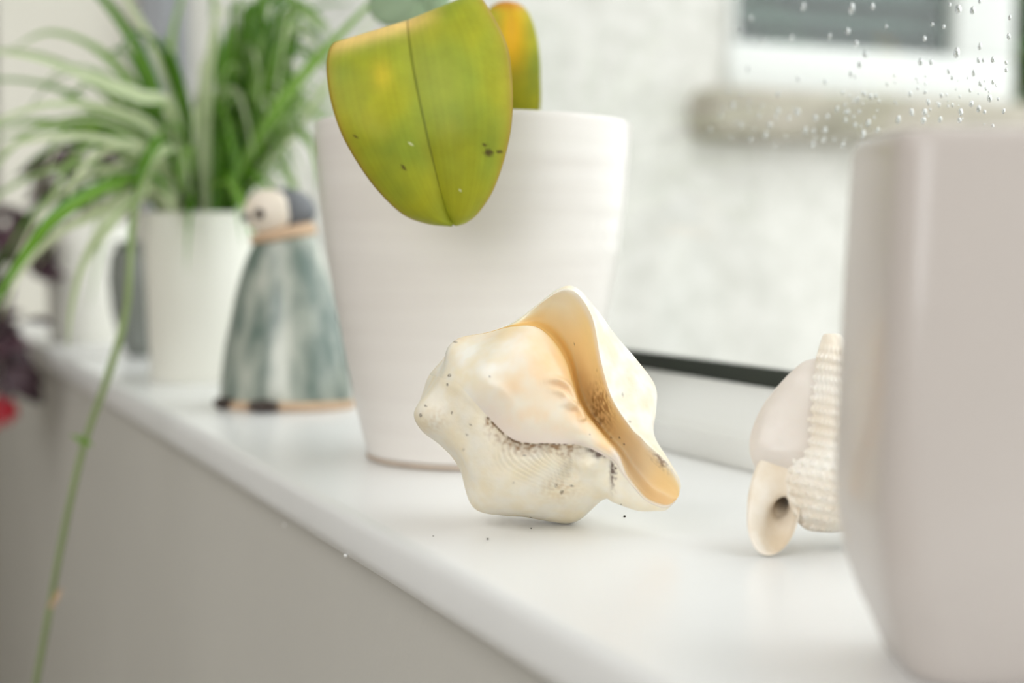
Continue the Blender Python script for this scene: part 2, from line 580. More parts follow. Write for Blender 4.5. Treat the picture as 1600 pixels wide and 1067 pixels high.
#            M          C1         C2         E          D1        D2         LI        R          R2        LO         B1          B2          B3         S          F1         F2         F3
TAB = [
    ring(-2, 0, -150, 3, 3),
    ring(-4, 2, -118, 28, 28),
    ring(0, 2, -72, 50, 46),
    ring(5, 4, -34, 62, 56),
    ring(12, 4, -12, 72, 62),
    ring(32, 8, -10, 90, 88),
    stat(64, [(0, 95), (40, 105), (90, 85), (125, 45), (130, 38), (133, 34), (136, 30), (139, 24), (141, 15), (138, -5), (100, -80), (10, -115), (-60, -85), (-88, -10), (-72, 50), (-37, 82), (-10, 92)]),
    stat(103, [(-11, 100), (40, 118), (100, 98), (143, 58), (150, 36), (162, 12), (196, 26), (218, 45), (223, 38), (222, 20), (170, -70), (20, -125), (-80, -90), (-104, -10), (-88, 60), (-45, 91), (-15, 98)]),
    stat(158, [(-21, 117), (35, 122), (95, 100), (124, 66), (133, 30), (145, -8), (178, 12), (205, 50), (211, 50), (219, 5), (165, -90), (20, -135), (-95, -90), (-139, 0), (-104, 75), (-58, 104), (-25, 108)]),
    stat(212, [(5, 120), (42, 124), (65, 112), (78, 86), (84, 48), (93, -8), (124, 14), (149, 60), (156, 57), (199, 0), (150, -90), (20, -125), (-90, -80), (-128, 0), (-84, 82), (-30, 110), (0, 112)]),
    stat(256, [(26, 114), (37, 120), (50, 114), (60, 96), (63, 62), (68, 8), (89, 24), (111, 66), (117, 63), (184, 0), (140, -85), (20, -115), (-75, -75), (-108, -5), (-77, 66), (-30, 92), (16, 100)]),
    stat(303, [(28, 100), (32, 106), (38, 108), (43, 102), (47, 72), (52, 18), (68, 28), (88, 75), (94, 72), (163, 0), (110, -60), (10, -80), (-55, -55), (-75, -5), (-50, 50), (-14, 80), (14, 94)]),
    stat(324, [(20, 97), (23, 102), (26, 104), (29, 101), (34, 74), (43, 22), (60, 32), (81, 78), (87, 75), (130, 20), (92, -40), (12, -50), (-25, -25), (-30, 22), (-27, 58), (-9, 86), (9, 94)]),
    stat(340, [(14, 96), (15, 100), (16, 102), (18, 99), (24, 74), (36, 30), (53, 40), (75, 80), (81, 77), (97, 40), (70, -10), (15, -18), (-17, 5), (-26, 50), (-24, 68), (-11, 84), (4, 92)]),
    stat(378, [(2, 92), (3, 95), (4, 96), (5, 94), (11, 76), (25, 52), (45, 60), (67, 85), (72, 81), (75, 68), (60, 45), (25, 32), (-6, 45), (-18, 64), (-17, 74), (-11, 82), (-3, 88)]),
    stat(403, [(3, 89), (4, 91), (5, 92), (7, 90), (13, 78), (26, 66), (41, 71), (57, 88), (61, 85), (61, 77), (46, 58), (24, 50), (4, 58), (-4, 70), (-4, 78), (-3, 83), (0, 87)]),
    stat(416, [(10, 88), (11, 90), (12, 91), (14, 89), (18, 83), (27, 76), (37, 79), (47, 89), (50, 87), (50, 81), (42, 68), (26, 62), (12, 68), (5, 76), (5, 81), (6, 84), (8, 87)]),
    stat(422, [(24, 86), (25, 87), (26, 87), (27, 86), (28, 84), (30, 82), (32, 83), (35, 85), (36, 84), (36, 82), (33, 78), (30, 76), (27, 78), (23, 82), (22, 83), (22, 84), (23, 85)]),
]
KNOBS = [  # drawing-plane place, depth, radius, push (x, y, depth)
    (708, 552, 15, 26, (-13, -5, 5)), (668, 655, 15, 30, (-13, 2, 8)), (745, 795, 10, 34, (-4, 5, 4)), (890, 815, 0, 30, (0, 7, 6)),
    (735, 545, -10, 26, (-2, -3, 0)), (712, 735, 20, 22, (5, -4, -4)), (820, 815, 0, 22, (0, -4, 0)), (690, 605, -80, 25, (-10, 0, 0)),
    (922, 738, 95, 19, (-2, 2, 24)), (893, 746, 90, 14, (0, 0, -18)), (940, 768, 85, 15, (0, 0, 6)), (905, 715, 105, 9, (0, 0, -6)), (700, 640, 70, 30, (6, 0, -8)),
    # plaits on the columella
]


def conch():
    ns, nu = 21, 25
    G = np.array(TAB)                                    # stations, loop, (s,q,d)
    G = catmull(G, ns)                                   # along the axis
    G = np.transpose(catmull(np.transpose(G, (1, 0, 2)), nu, True), (1, 0, 2))
    S_, Q, D = G[..., 0], G[..., 1], G[..., 2]
    X = ORG[0] + S_ * AX[0] + Q * NX[0]
    Y = ORG[1] + S_ * AX[1] + Q * NX[1]
    D = D.copy()
    for kx, ky, kd, r, (ax, ay, ad) in KNOBS:
        g = np.exp(-(((X - kx) ** 2 + (Y - ky) ** 2 + (0.7 * (D - kd)) ** 2) / (r * r)))
        X, Y, D = X + ax * g, Y + ay * g, D + ad * g
    # the plaits on the columella: curved ridges with a groove under each
    for line, amp in ((((842, 609), (866, 604), (886, 614), (896, 636)), 9), (((850, 620), (872, 622), (884, 632), (891, 646)), 7), (((866, 644), (890, 641), (903, 650), (909, 664)), 9)):
        L_ = catmull(np.array(line, float), 10)
        dist = np.full(X.shape, 1e9)
        along = np.zeros(X.shape)
        for n_, (lx, ly) in enumerate(L_):
            d2_ = (X - lx) ** 2 + (Y - ly) ** 2
            along = np.where(d2_ < dist, n_ / (len(L_) - 1), along)
            dist = np.minimum(dist, d2_)
        g = np.exp(-dist / 30.0) * sm(along, 0.0, 0.45) * sm(D, 40, 70)
        g2 = np.exp(-dist / 120.0) * sm(along, 0.0, 0.45) * sm(D, 40, 70)
        D = D + 1.25 * amp * g - 0.4 * amp * g2
        X = X + 0.5 * amp * g
    R_, C_ = X.shape
    U = np.arange(C_) / nu                               # loop parameter, 0 = callus margin, 7 = rim
    U2 = np.broadcast_to(U, X.shape)
    T2 = S_
    # fine cords on the lower whorl, running round the shell
    FE = np.sqrt(((X - 905) / 129) ** 2 + ((Y - 712) / 70) ** 2)
    low = sm(U2, 12.6, 13.6) * (1 - sm(FE, 0.8, 1.15)) * sm(FE, 0.12, 0.3) * (0.45 + 0.55 * np.sin(X * 0.06 + Y * 0.045) ** 2) * (1 - sm(X, 885, 912)) * (1 - sm(U2, 16.6, 16.95))
    CORD = np.sin((FE + 0.025 * np.sin(X * 0.05 + Y * 0.03)) * 2 * math.pi / (0.05 + 0.012 * FE)) * low
    D = D + CORD * 1.3
    # weak growth lines on the back of the lip
    gl = sm(U2, 8.2, 9) * (1 - sm(U2, 10.5, 11.5)) * sm(T2, 100, 160)
    D = D + gl * 0.8 * np.sin(U2 * 34 + 0.02 * T2)
    # the callus margin is chipped and lumpy
    pts, cols = [], []
    white = lin(250, 246, 235); warm = lin(247, 234, 206); grey = lin(238, 234, 222)
    cream = lin(243, 232, 212); peach = lin(247, 208, 160); pink = lin(236, 220, 208); orange = lin(250, 214, 150)
    deep = lin(240, 192, 116); yellow = lin(254, 232, 172); pale = lin(252, 242, 214); dirt = lin(150, 106, 58); dark = lin(66, 48, 36); plum = lin(120, 92, 84)
    specks = [(702, 598, 4, 3), (699, 612, 2, 3), (657, 660, 3, 4), (665, 645, 4, 2), (765, 600, 2, 2), (735, 675, 4, 1.5), (729, 690, 4, 1.5), (724, 714, 3, 2),
              (706, 656, 2, 3.5), (869, 770, 3, 4), (878, 780, 3, 5), (893, 770, 4, 2), (820, 723, 3, 2), (803, 766, 2, 2), (806, 820, 4, 2), (830, 820, 2, 2), (933, 590, 2, 2),
              (711, 545, 5, 2), (970, 800, 2, 2), (955, 695, 2, 2), (975, 705, 2, 2), (922, 690, 2, 1.5), (973, 628, 2, 2), (984, 670, 3, 2), (968, 695, 2, 2), (897, 548, 2, 1)]
    for i in range(R_):
        for j in range(C_):
            x, y, d, u, s, q = X[i, j], Y[i, j], D[i, j], U[j], S_[i, j], Q[i, j]
            n1 = fbm(x * 0.03, y * 0.03, d * 0.03)
            n2 = nz3(x * 0.16, y * 0.16, d * 0.16)
            if 7.35 < u:                                  # outside
                c = white + (warm - white) * min(1, max(0, 0.45 + 0.9 * n1))
                if u > 12:
                    c = c + (warm - c) * 0.35
                    cl = CORD[i, j]
                    if cl < 0:
                        c = c * (1 + 0.16 * cl)
                b = 0.0                                   # soil caught under the edge of the callus
                if u > 15.2 and 96 < s < 262:
                    b = float(sm(u, 14.95 + 0.4 * n1, 16.5)) * (0.30 + 1.9 * max(0, n2 + 0.15)) * float(sm(s, 96, 108) * (1 - sm(s, 235, 262)))
                if u > 14.2 and 245 < s < 350 and q > -40:
                    pb = math.exp(-(((x - 940) / 15) ** 2 + ((y - 719) / 7) ** 2)) + 0.9 * math.exp(-(((x - 957 - 4 * n2) / 4) ** 2 + ((y - 748) / 22) ** 2)) + 0.4 * math.exp(-(((x - 925) / 12) ** 2 + ((y - 712) / 5) ** 2))
                    pb *= 0.75 + 1.1 * n2
                    c = c + (plum * 0.6 - c) * min(0.92, max(0, 1.7 * pb))
                c = c + (dirt - c) * min(0.85, max(0, b))
                if u > 16.75 and 96 < s < 240 and n2 + 0.5 * n1 > -0.12:
                    c = c + (dark - c) * 0.55
                st_ = 0.5 * math.exp(-(((x - 875) / 28) ** 2 + ((y - 775) / 16) ** 2)) + 0.35 * math.exp(-(((x - 680) / 20) ** 2 + ((y - 665) / 18) ** 2))
                st_ *= max(0, 0.6 + 1.2 * n2)
                c = c + (lin(205, 175, 130) - c) * min(0.6, st_)
            elif u < 3.4:                                 # callus
                c = cream + (peach - cream) * min(1, max(0, float(sm(u, 0.5, 2.2)) * 0.8 + 0.5 * n1))
                c = c + (pink - c) * (1 - float(sm(u, 0.0, 0.9))) * 0.8
                lf = float(1 - sm(s, 40, 120))
                c = c + (grey * 1.02 - c) * lf * (1 - float(sm(u, 1.6, 3.0))) * 0.9
                c = c + (peach * np.array([1.0, 0.96, 0.9]) - c) * float(sm(u, 1.7, 2.7)) * 0.6
                c = c + (cream - c) * 0.6 * math.exp(-(((x - 840) / 30) ** 2 + ((y - 625) / 26) ** 2))
                c = c + (orange - c) * float(sm(u, 2.6, 3.3)) * 0.75
                ow = float(1 - sm(s - 0.35 * q * (q > 0), 25, 105)) * (1 - 0.4 * float(sm(u, 1.2, 3.0)))
                c = c + (white + (warm - white) * min(1, max(0, 0.45 + 0.9 * n1)) - c) * ow
                if s > 285:
                    c = c + (lin(240, 228, 214) - c) * float(sm(s, 285, 310))
            else:                                         # inside of the mouth
                t = float(sm(u, 4.2, 6.9))
                c = deep + (orange - deep) * float(sm(u, 4.6, 5.3))
                c = c + (yellow - c) * t
                top = float(1 - sm(s, 105, 175))
                c = c + (pale - c) * top * float(sm(u, 4.9, 6.2))
                c = c + (lin(244, 226, 196) - c) * 0.75 * float(sm(s, 265, 330)) * (1 - 0.4 * float(sm(s, 345, 390)))
                c = c + (orange - c) * 0.6 * float(sm(s, 350, 395)) * float(sm(u, 4.6, 5.6)) * (1 - float(sm(u, 6.2, 6.9)))
                db = math.exp(-(((x - 938) / 17) ** 2 + ((y - 650) / 34) ** 2)) * (0.55 + 1.3 * n2)
                c = c + (dirt * 1.2 - c) * min(0.7, max(0, db))
                c = c + (lin(246, 238, 222) - c) * float(sm(u, 6.55, 7.05)) * 0.85
            if 6.4 < u < 7.9 and 345 < s < 408:
                rbm = math.exp(-(((s - 372) / 16) ** 2)) * math.exp(-(((u - 7.0) / 0.45) ** 2)) * (0.5 + 1.5 * n2)
                c = c + (plum - c) * min(0.75, max(0, rbm))
            for sx_, sy_, ra, rb in specks:
                if abs(x - sx_) < ra + 1 and abs(y - sy_) < rb + 1 and d > -30:
                    tq = 0.5 * math.sin(sx_ * 3.7 + sy_)
                    xa, ya = (x - sx_) + tq * (y - sy_), (y - sy_) - tq * (x - sx_)
                    e = (xa / (0.85 * ra)) ** 2 + (ya / (0.8 * rb)) ** 2
                    if e < 1.4:
                        c = c + (dark - c) * min(1, (1.4 - e)) * min(0.8, max(0.2, 0.6 + 0.8 * nz3(x * 0.6, y * 0.6, 3)))
            pts.append(at(x, y, ZS - d * KS))
            cols.append(np.clip(c, 0, 1))
    return pts, np.array(cols), R_, C_, nu


cp, cc, R_, C_, nu = conch()
zmin = min(p.z for p in cp)
dz = SILL + 0.0002 - zmin
cp = [p + Vector((0, 0, dz)) for p in cp]
base = on_z(850, 800, SILL)
shell = empty('conch_shell', base, 'large cream conch shell with an open peach mouth in front of the white pot', 'seashell')


def strip(j0, j1):
    js = [j % C_ for j in range(j0, j1 + 1)]
    V = [cp[i * C_ + j] for i in range(R_) for j in js]
    K = [cc[i * C_ + j] for i in range(R_) for j in js]
    return V, grid_faces(R_, len(js)), np.array(K), NRM[:, js].reshape(-1, 3)


GN = np.array([tuple(p) for p in cp]).reshape(R_, C_, 3)
du = np.roll(GN, -1, 1) - np.roll(GN, 1, 1)
dv = np.gradient(GN, axis=0)
NRM = np.cross(du, dv)
NRM /= np.linalg.norm(NRM, axis=2, keepdims=True) + 1e-12
jr = int(7.45 * nu)
for nm, j0, j1, mt in (('outer_whorl', jr, C_, M_shell), ('aperture_lining', 0, jr, M_shell_in)):
    V, Fc, K, NV = strip(j0, j1)
    o = link(nm, V, Fc, mt, shell, True, K, flip=True)
    o.data.update()
    pn = sum((Vector(NV[p.vertices[0]]).dot(p.normal) for p in o.data.polygons))
    o.data.normals_split_custom_set_from_vertices([tuple(n if pn > 0 else -n) for n in NV])
o['label'] = 'smooth peach and orange inner lip and mouth'

# ------------------------------------------------------------------ ribbed shell behind the planter
M_rib = mat('ribbed_shell_outside', (246, 241, 232), 0.5, 0.0, 60, 0.15, 400, rgb2=(234, 222, 204), sss=0.08)
M_ribc = mat('ribbed_shell_callus', (236, 228, 220), 0.32, 0.0, 30, 0.04, 200, rgb2=(218, 208, 198), sss=0.1)
M_ribm = mat('ribbed_shell_canal', (244, 236, 224), 0.4, 0.0, 70, 0.12, 300, rgb2=(230, 214, 190))
ZR = 0.497
KR = ZR / F
rs = empty('ribbed_shell', on_z(1260, 850, SILL), 'long white seashell with beaded ribs partly hidden by the square planter', 'seashell')


def px_loft(stations, ns, nu_, Z0, K0, closed=True, disp=None):
    G = catmull(np.array(stations, float), ns)
    G = np.transpose(catmull(np.transpose(G, (1, 0, 2)), nu_, closed), (1, 0, 2))
    if disp is not None:
        G = disp(G)
    V = [at(x, y, Z0 - d * K0) for row in G for x, y, d in row]
    return V, grid_faces(G.shape[0], G.shape[1], closed)


def rib_st(y, xl, xr, d0, df, db, tilt=0):
    w_ = xr - xl
    return [(xl, y, d0), (xl + w_ * 0.12, y + tilt * 0.1, d0 + df * 0.45), (xl + w_ * 0.32, y + tilt * 0.3, d0 + df * 0.85), (xl + w_ * 0.58, y + tilt * 0.6, d0 + df * 0.95),
            (xl + w_ * 0.85, y + tilt, d0 + df * 0.4), (xr, y + tilt, d0 - 30), (xl + w_ * 0.85, y + tilt, d0 + db * 0.8), (xl + w_ * 0.5, y + tilt * 0.5, d0 + db), (xl + w_ * 0.2, y, d0 + db * 0.6), (xl + 4, y, d0 - 14)]


def beads(G):
    X, Y, D = G[..., 0].copy(), G[..., 1].copy(), G[..., 2].copy()
    n, c = X.shape
    u = np.broadcast_to(np.arange(c) / c, X.shape)
    f = sm(u, 0.0, 0.04) * (1 - sm(u, 0.55, 0.62))
    f = f * sm(Y, 535, 560)
    row = Y - 0.22 * (X - 1240)
    cord = 0.5 + 0.5 * np.sin(row * 2 * math.pi / 17)
    ax = 0.55 + 0.45 * np.sin((X + 0.35 * (Y - 700)) * 2 * math.pi / 17)
    low = sm(Y, 660, 730)
    h = cord * (1 - low * 0.75 + low * 0.75 * ax * 1.6)
    h = h * (0.75 + 0.25 * np.sin(X * 0.9 + Y * 0.31))
    G = G.copy()
    G[..., 2] = D + 11.0 * h * f
    G[..., 0] = X - 5.0 * (h - 0.4) * f * (1 - sm(u, 0.06, 0.2))
    return G


ST = [rib_st(521, 1292, 1306, -96, 3, -10), rib_st(526, 1285, 1316, -88, 10, -25), rib_st(560, 1275, 1340, -70, 22, -50, 6), rib_st(640, 1257, 1400, -38, 42, -90, 10), rib_st(700, 1243, 1425, -18, 52, -105, 8),
      rib_st(748, 1227, 1430, -2, 56, -115, 2), rib_st(785, 1234, 1420, -2, 50, -105, -4), rib_st(812, 1245, 1400, -10, 36, -85, -8), rib_st(828, 1262, 1370, -24, 16, -50, -6), rib_st(832, 1290, 1340, -34, 3, -15, -2)]
V, Fc = px_loft(ST, 16, 26, ZR, KR, True, beads)
link('ribbed_whorl', V, Fc, M_rib, rs)


def ell_st(y, cx, rx, d0, rdp, n=12, slope=0.0):
    return [(cx - rx * math.cos(2 * math.pi * k / n), y + slope * math.sin(2 * math.pi * k / n), d0 + rdp * math.sin(2 * math.pi * k / n)) for k in range(n)]


ST = [ell_st(560, 1275, 2, -85, 2), ell_st(566, 1272, 18, -82, 12), ell_st(590, 1264, 37, -72, 24), ell_st(630, 1254, 60, -60, 34), ell_st(670, 1247, 72, -48, 42), ell_st(705, 1244, 73, -38, 46),
      ell_st(735, 1247, 65, -48, 42), ell_st(760, 1250, 48, -52, 34), ell_st(780, 1252, 22, -56, 18), ell_st(785, 1252, 2, -56, 2)]
V, Fc = px_loft(ST, 8, 4, ZR, KR)
link('callus', V, Fc, M_ribc, rs)['label'] = 'smooth greyish cream side of the shell'


def oval(cx, cy, rx, ry, d, sk=0.0, n=14, dtop=0.0):
    out = []
    for k in range(n):
        a = 2 * math.pi * k / n
        out.append((cx + rx * math.cos(a) + sk * math.sin(a), cy - ry * math.sin(a), d + dtop * math.sin(a)))
    return out


ST = [oval(1252, 738, 5, 5, -125), oval(1247, 740, 34, 40, -100), oval(1229, 748, 40, 54, -50), oval(1218, 764, 43, 66, -22), oval(1211, 782, 43, 72, -4, 6, dtop=-8), oval(1209, 798, 41, 69, 10, 8, dtop=-16), oval(1210, 806, 38, 61, 16, 9, dtop=-17),
      oval(1213, 813, 32, 51, 15, 9, dtop=-14), oval(1217, 816, 26, 43, 6, 8, dtop=-10), oval(1219, 810, 21, 34, -9, 7, dtop=-6), oval(1220, 795, 14, 19, -28, 4), oval(1222, 786, 10, 13, -62, 2), oval(1228, 772, 8, 9, -105, 1), oval(1230, 770, 2, 3, -112)]
V, Fc = px_loft(ST, 8, 5, ZR, KR)
link('siphonal_canal', V, Fc, M_ribm, rs, flip=True)['label'] = 'open scoop shaped canal at the near end'

# ------------------------------------------------------------------ orchid in the white pot
M_pot = mat('white_glazed_stoneware', (236, 231, 225), 0.3, 0.0, 3, 0.05, 30, (1, 1, 26), rgb2=(231, 225, 219), coat=0.15)
M_clay = mat('bare_clay_foot', (198, 182, 166), 0.85, 0.15, 60)
M_bark = mat('orchid_bark', (92, 68, 48), 0.9, 0.4, 80, 0.8, 160)
pb = on_z(741, 711, SILL)
orch = empty('potted_orchid', pb, 'orchid with drooping olive leaves in a tall white ribbed pot behind the conch shell', 'potted plant')
H = 0.1690
prof = [(0.0, 0.0015), (0.0530, 0.0015), (0.0542, 0.003)]
hw = [(0.003, 0.0547), (0.020, 0.0592), (0.047, 0.0645), (0.082, 0.0708), (0.108, 0.0750), (0.134, 0.0780), (0.160, 0.0797), (H - 0.003, 0.0800)]
zz = np.linspace(0.003, H - 0.003, 90)
rr = np.interp(zz, [a for a, b in hw], [b for a, b in hw])
kern = np.array([1, 2, 3, 4, 3, 2, 1]) / 16.0
rr = np.convolve(np.pad(rr, 3, mode='edge'), kern, 'valid')
for z_, r_ in zip(zz, rr):
    prof.append((r_ + 0.00007 * math.sin(z_ * 560) + 0.00007 * math.sin(z_ * 247 + 1), z_))
prof += [(0.0796, H - 0.0008), (0.0785, H), (0.0770, H - 0.001), (0.0762, H - 0.004), (0.074, 0.140), (0.068, 0.100), (0.05, 0.04), (0.0, 0.035)]
link('pot', *lathe(prof, pb, 96), M_pot, orch)
link('foot_ring', *lathe([(0.0, 0.0), (0.0535, 0.0), (0.0552, 0.0008), (0.0552, 0.0026), (0.0535, 0.0032), (0.0, 0.0032)], pb, 80), M_clay, orch)['label'] = 'thin bare clay edge'
bk = []
rb = random.Random(5)
for k in range(90):
    a, r_ = rb.uniform(0, 6.28), 0.068 * math.sqrt(rb.random())
    c = pb + Vector((r_ * math.cos(a), r_ * math.sin(a), 0.137 + rb.uniform(-0.004, 0.006)))
    s_ = rb.uniform(0.005, 0.011)
    d1 = Vector((rb.gauss(0, 1), rb.gauss(0, 1), rb.gauss(0, 0.5))).normalized()
    d2 = d1.orthogonal().normalized()
    bk.append(ellipsoid(c, d1 * s_, d2 * s_ * 0.7, d1.cross(d2) * s_ * 0.4, 6, 4))
bk.append(lathe([(0.0, 0.134), (0.0725, 0.134)], pb, 32))
link('bark', *merge(*bk), M_bark, orch)['kind'] = 'stuff'

M_leaf = mat('orchid_leaf', None, 0.5, 0.12, 90, 0.10, 220, attr='paint', spec=0.22, sss=0.05)


def quad_interp(a, b, c, n):
    """through three points, n spans"""
    t = np.linspace(0, 1, n + 1)[:, None]
    return a * (1 - t) * (1 - 2 * t) + b * 4 * t * (1 - t) + c * t * (2 * t - 1)


def orchid_leaf(rows, bulge, edge, groove, paint, parent, thick=0.0022, nh=26, nr=12):
    """rows: (L, M, R, Z) pixel triples from the base to the tip"""
    A = []
    for L_, M_, R_, Z in rows:
        kz = Z / F
        l = np.array([L_[0], L_[1], Z + edge])
        m_ = np.array([M_[0], M_[1], Z + groove])
        r_ = np.array([R_[0], R_[1], Z + edge])
        A.append([l, (l + m_) / 2 + np.array([0, 0, -bulge]), m_, (r_ + m_) / 2 + np.array([0, 0, -bulge]), r_])
    A = catmull(np.array(A), nr)
    V, C, n = [], [], A.shape[0]
    for i in range(n):
        left = quad_interp(A[i, 0], A[i, 1], A[i, 2], nh)
        right = quad_interp(A[i, 2], A[i, 3], A[i, 4], nh)[1:]
        row = np.concatenate([left, right])
        for j, (x, y, Z) in enumerate(row):
            V.append(at(x, y, Z))
            C.append(paint(x, y, i / (n - 1), j / (2 * nh)))
    Fc = grid_faces(n, 2 * nh + 1)
    o = link('leaf', V, Fc, M_leaf, parent, True, np.array(C))
    md = o.modifiers.new('thickness', 'SOLIDIFY')
    md.thickness = thick
    md.offset = 0
    return o


OL = lin(166, 166, 36); OG = lin(142, 156, 46); YE_ = lin(206, 184, 52); OR_ = lin(236, 202, 122); RIM = lin(150, 104, 54); LG = lin(164, 178, 70)


def paint_main(x, y, t, u):
    n1 = fbm(x * 0.012, y * 0.008, 0.0)
    c = OL + (OG - OL) * min(1, max(0, 0.5 + 1.2 * n1))
    c = c + (LG - c) * 0.6 * math.exp(-(((x - 700) / 60) ** 2 + ((y - 130) / 70) ** 2))
    c = c + (OG * 0.9 - c) * 0.4 * math.exp(-(((x - 720) / 40) ** 2 + ((y - 260) / 50) ** 2))
    c = c + (YE_ - c) * 0.75 * math.exp(-(((x - 597) / 16) ** 2 + ((y - 120) / 24) ** 2))
    yl = 75 - (x - 516) * 0.30                   # crest line, left half
    k = math.exp(-((y - yl) / 15) ** 2) if t > 0.2 else 1
    c = c + (OR_ - c) * min(1, k * (1.0 if x < 640 else max(0, 1 - (x - 640) / 60)) * 0.95)
    v = math.sin(u * 150) * 0.025 + 0.02 * math.sin(u * 61 + 1)
    c = c * (1 + v)
    e = min(u, 1 - u)
    c = c + (RIM - c) * max(0, 1 - e / 0.026) * 0.85
    c = c + (lin(180, 160, 46) - c) * 0.45 * max(0, 1 - e / 0.09)
    if abs(u - 0.5) < 0.011:
        c = c * 0.55
    for sx_, sy_, ra, rb_ in ((762, 238, 7, 5), (757, 225, 3, 2.5), (779, 237, 4, 2), (630, 262, 2.5, 4), (557, 215, 2, 3)):
        q = ((x - sx_) / ra) ** 2 + ((y - sy_) / rb_) ** 2
        if q < 1.5:
            c = c + (lin(70, 44, 26) - c) * min(1, 1.5 - q) * 0.9
    if (x - 641) ** 2 + (y - 225) ** 2 < 5 or (x - 720) ** 2 + (y - 295) ** 2 < 3:
        c = lin(215, 215, 170)
    return np.clip(c, 0, 1)


rows = [((722, 215), (728, 215), (734, 215), 0.712), ((700, 140), (712, 135), (726, 130), 0.690), ((610, 84), (672, 62), (738, 40), 0.655), ((556, 72), (648, 42), (742, 12), 0.628), ((524, 70), (638, 38), (748, -6), 0.606),
        ((512, 100), (643, 90), (789, 66), 0.593), ((517, 150), (654, 150), (799, 130), 0.586), ((532, 200), (666, 205), (798, 190), 0.583), ((557, 247), (678, 255), (787, 244), 0.585), ((590, 293), (689, 298), (769, 294), 0.588),
        ((630, 331), (699, 330), (746, 329), 0.592), ((668, 346), (706, 344), (728, 344), 0.595), ((704, 350), (709, 350), (714, 349), 0.597)]
o = orchid_leaf(rows, 0.0045, 0.004, 0.003, paint_main, orch)
o['label'] = 'broad olive green leaf drooping over the front of the pot'


def paint_right(x, y, t, u):
    n1 = fbm(x * 0.02, y * 0.015, 3.0)
    c = OL * 0.95 + (OG * 0.9 - OL) * min(1, max(0, 0.4 + n1))
    c = c * 1.25
    c = c + (lin(240, 186, 40) - c) * min(1, max(0, 1.1 * math.exp(-(((x - 800) / 20) ** 2 + ((y - 55) / 60) ** 2))))
    c = c + (lin(200, 120, 40) - c) * float(1 - sm(y, 5, 25)) * 0.8
    e = min(u, 1 - u)
    return np.clip(c + (lin(170, 170, 60) - c) * max(0, 1 - e / 0.06) * 0.6, 0, 1)


rows = [((738, 240), (765, 240), (790, 240), 0.725), ((735, 190), (790, 188), (838, 186), 0.722), ((742, 130), (795, 125), (843, 118), 0.716), ((748, 75), (796, 68), (838, 62), 0.712), ((756, 35), (795, 27), (826, 25), 0.712),
        ((768, 14), (792, 9), (812, 10), 0.714), ((782, 6), (790, 5), (800, 6), 0.717)]
orchid_leaf(rows, 0.0015, 0.003, 0.0, paint_right, orch, nh=14, nr=8)['label'] = 'yellowing upright leaf at the right of the pot'


def paint_top(x, y, t, u):
    c = lin(150, 172, 140) + 0.03 * fbm(x * 0.02, y * 0.02, 8)
    if abs(u - 0.5) < 0.03:
        c = c * 0.75
    return np.clip(c, 0, 1)


rows = [((715, 200), (722, 200), (730, 200), 0.745), ((690, 110), (705, 105), (720, 100), 0.765), ((640, 45), (668, 15), (700, -10), 0.790), ((598, 38), (650, -5), (690, -50), 0.812), ((578, 14), (630, -30), (680, -75), 0.838), ((590, -40), (625, -62), (655, -85), 0.852), ((612, -80), (620, -85), (630, -90), 0.858)]
orchid_leaf(rows, 0.003, 0.003, 0.002, paint_top, orch, nh=12, nr=8)['label'] = 'grey green leaf rising at the back'

# ------------------------------------------------------------------ square planter in front
M_plant = mat('white_glazed_planter', (202, 193, 187), 0.32, 0.02, 8, 0.03, 80, coat=0.2)


def rounded_rect(hx, hy, r, n=7):
    out = []
    for qx, qy, a0 in ((1, 1, 0), (-1, 1, 90), (-1, -1, 180), (1, -1, 270)):
        for k in range(n + 1):
            a = math.radians(a0 + 90 * k / n)
            out.append((qx * (hx - r) + r * math.cos(a), qy * (hy - r) + r * math.sin(a)))
    return out


def planter():
    fl = Vector((math.sin(TH), math.cos(TH), 0))
    # near-left vertical edge and far-left one, as they stand on the sill
    W, D_ = 0.10, 0.066
    nl = CAM + fl * 0.325 + rgt * (0.325 * 598 / F)
    c = nl + rgt * (W / 2) + fl * (D_ / 2)
    c.z = SILL
    rot = math.radians(-1.0)
    H_ = 0.1345
    levels = [(0.0, 0.0125, 0.012), (0.002, 0.0105, 0.012), (0.008, 0.0082, 0.012), (0.016, 0.0048, 0.012), (0.025, 0.0020, 0.011), (0.036, 0.0004, 0.010), (0.046, 0.0, 0.009), (0.09, 0.0010, 0.009), (H_ - 0.004, 0.0026, 0.009), (H_ - 0.001, 0.0032, 0.009), (H_, 0.0044, 0.008),
              (H_ - 0.001, 0.0065, 0.007), (H_ - 0.006, 0.0075, 0.006), (0.06, 0.0075, 0.006), (0.02, 0.016, 0.006)]
    V = []
    for z_, ins, r in levels:
        for x, y in rounded_rect(W / 2 - ins, D_ / 2 - ins, r):
            x2, y2 = x * math.cos(rot) - y * math.sin(rot), x * math.sin(rot) + y * math.cos(rot)
            V.append(c + rgt * x2 + fl * y2 + Vector((0, 0, z_)))
    n = 32
    Fc = grid_faces(len(levels), n, True)
    Fc.append(tuple(reversed(range(n))))
    Fc.append(tuple((len(levels) - 1) * n + k for k in range(n)))
    return V, Fc


props(link('planter', *planter(), M_plant, smooth=True, flip=False), 'tall square white ceramic planter with rounded edges at the near end of the windowsill', 'planter')

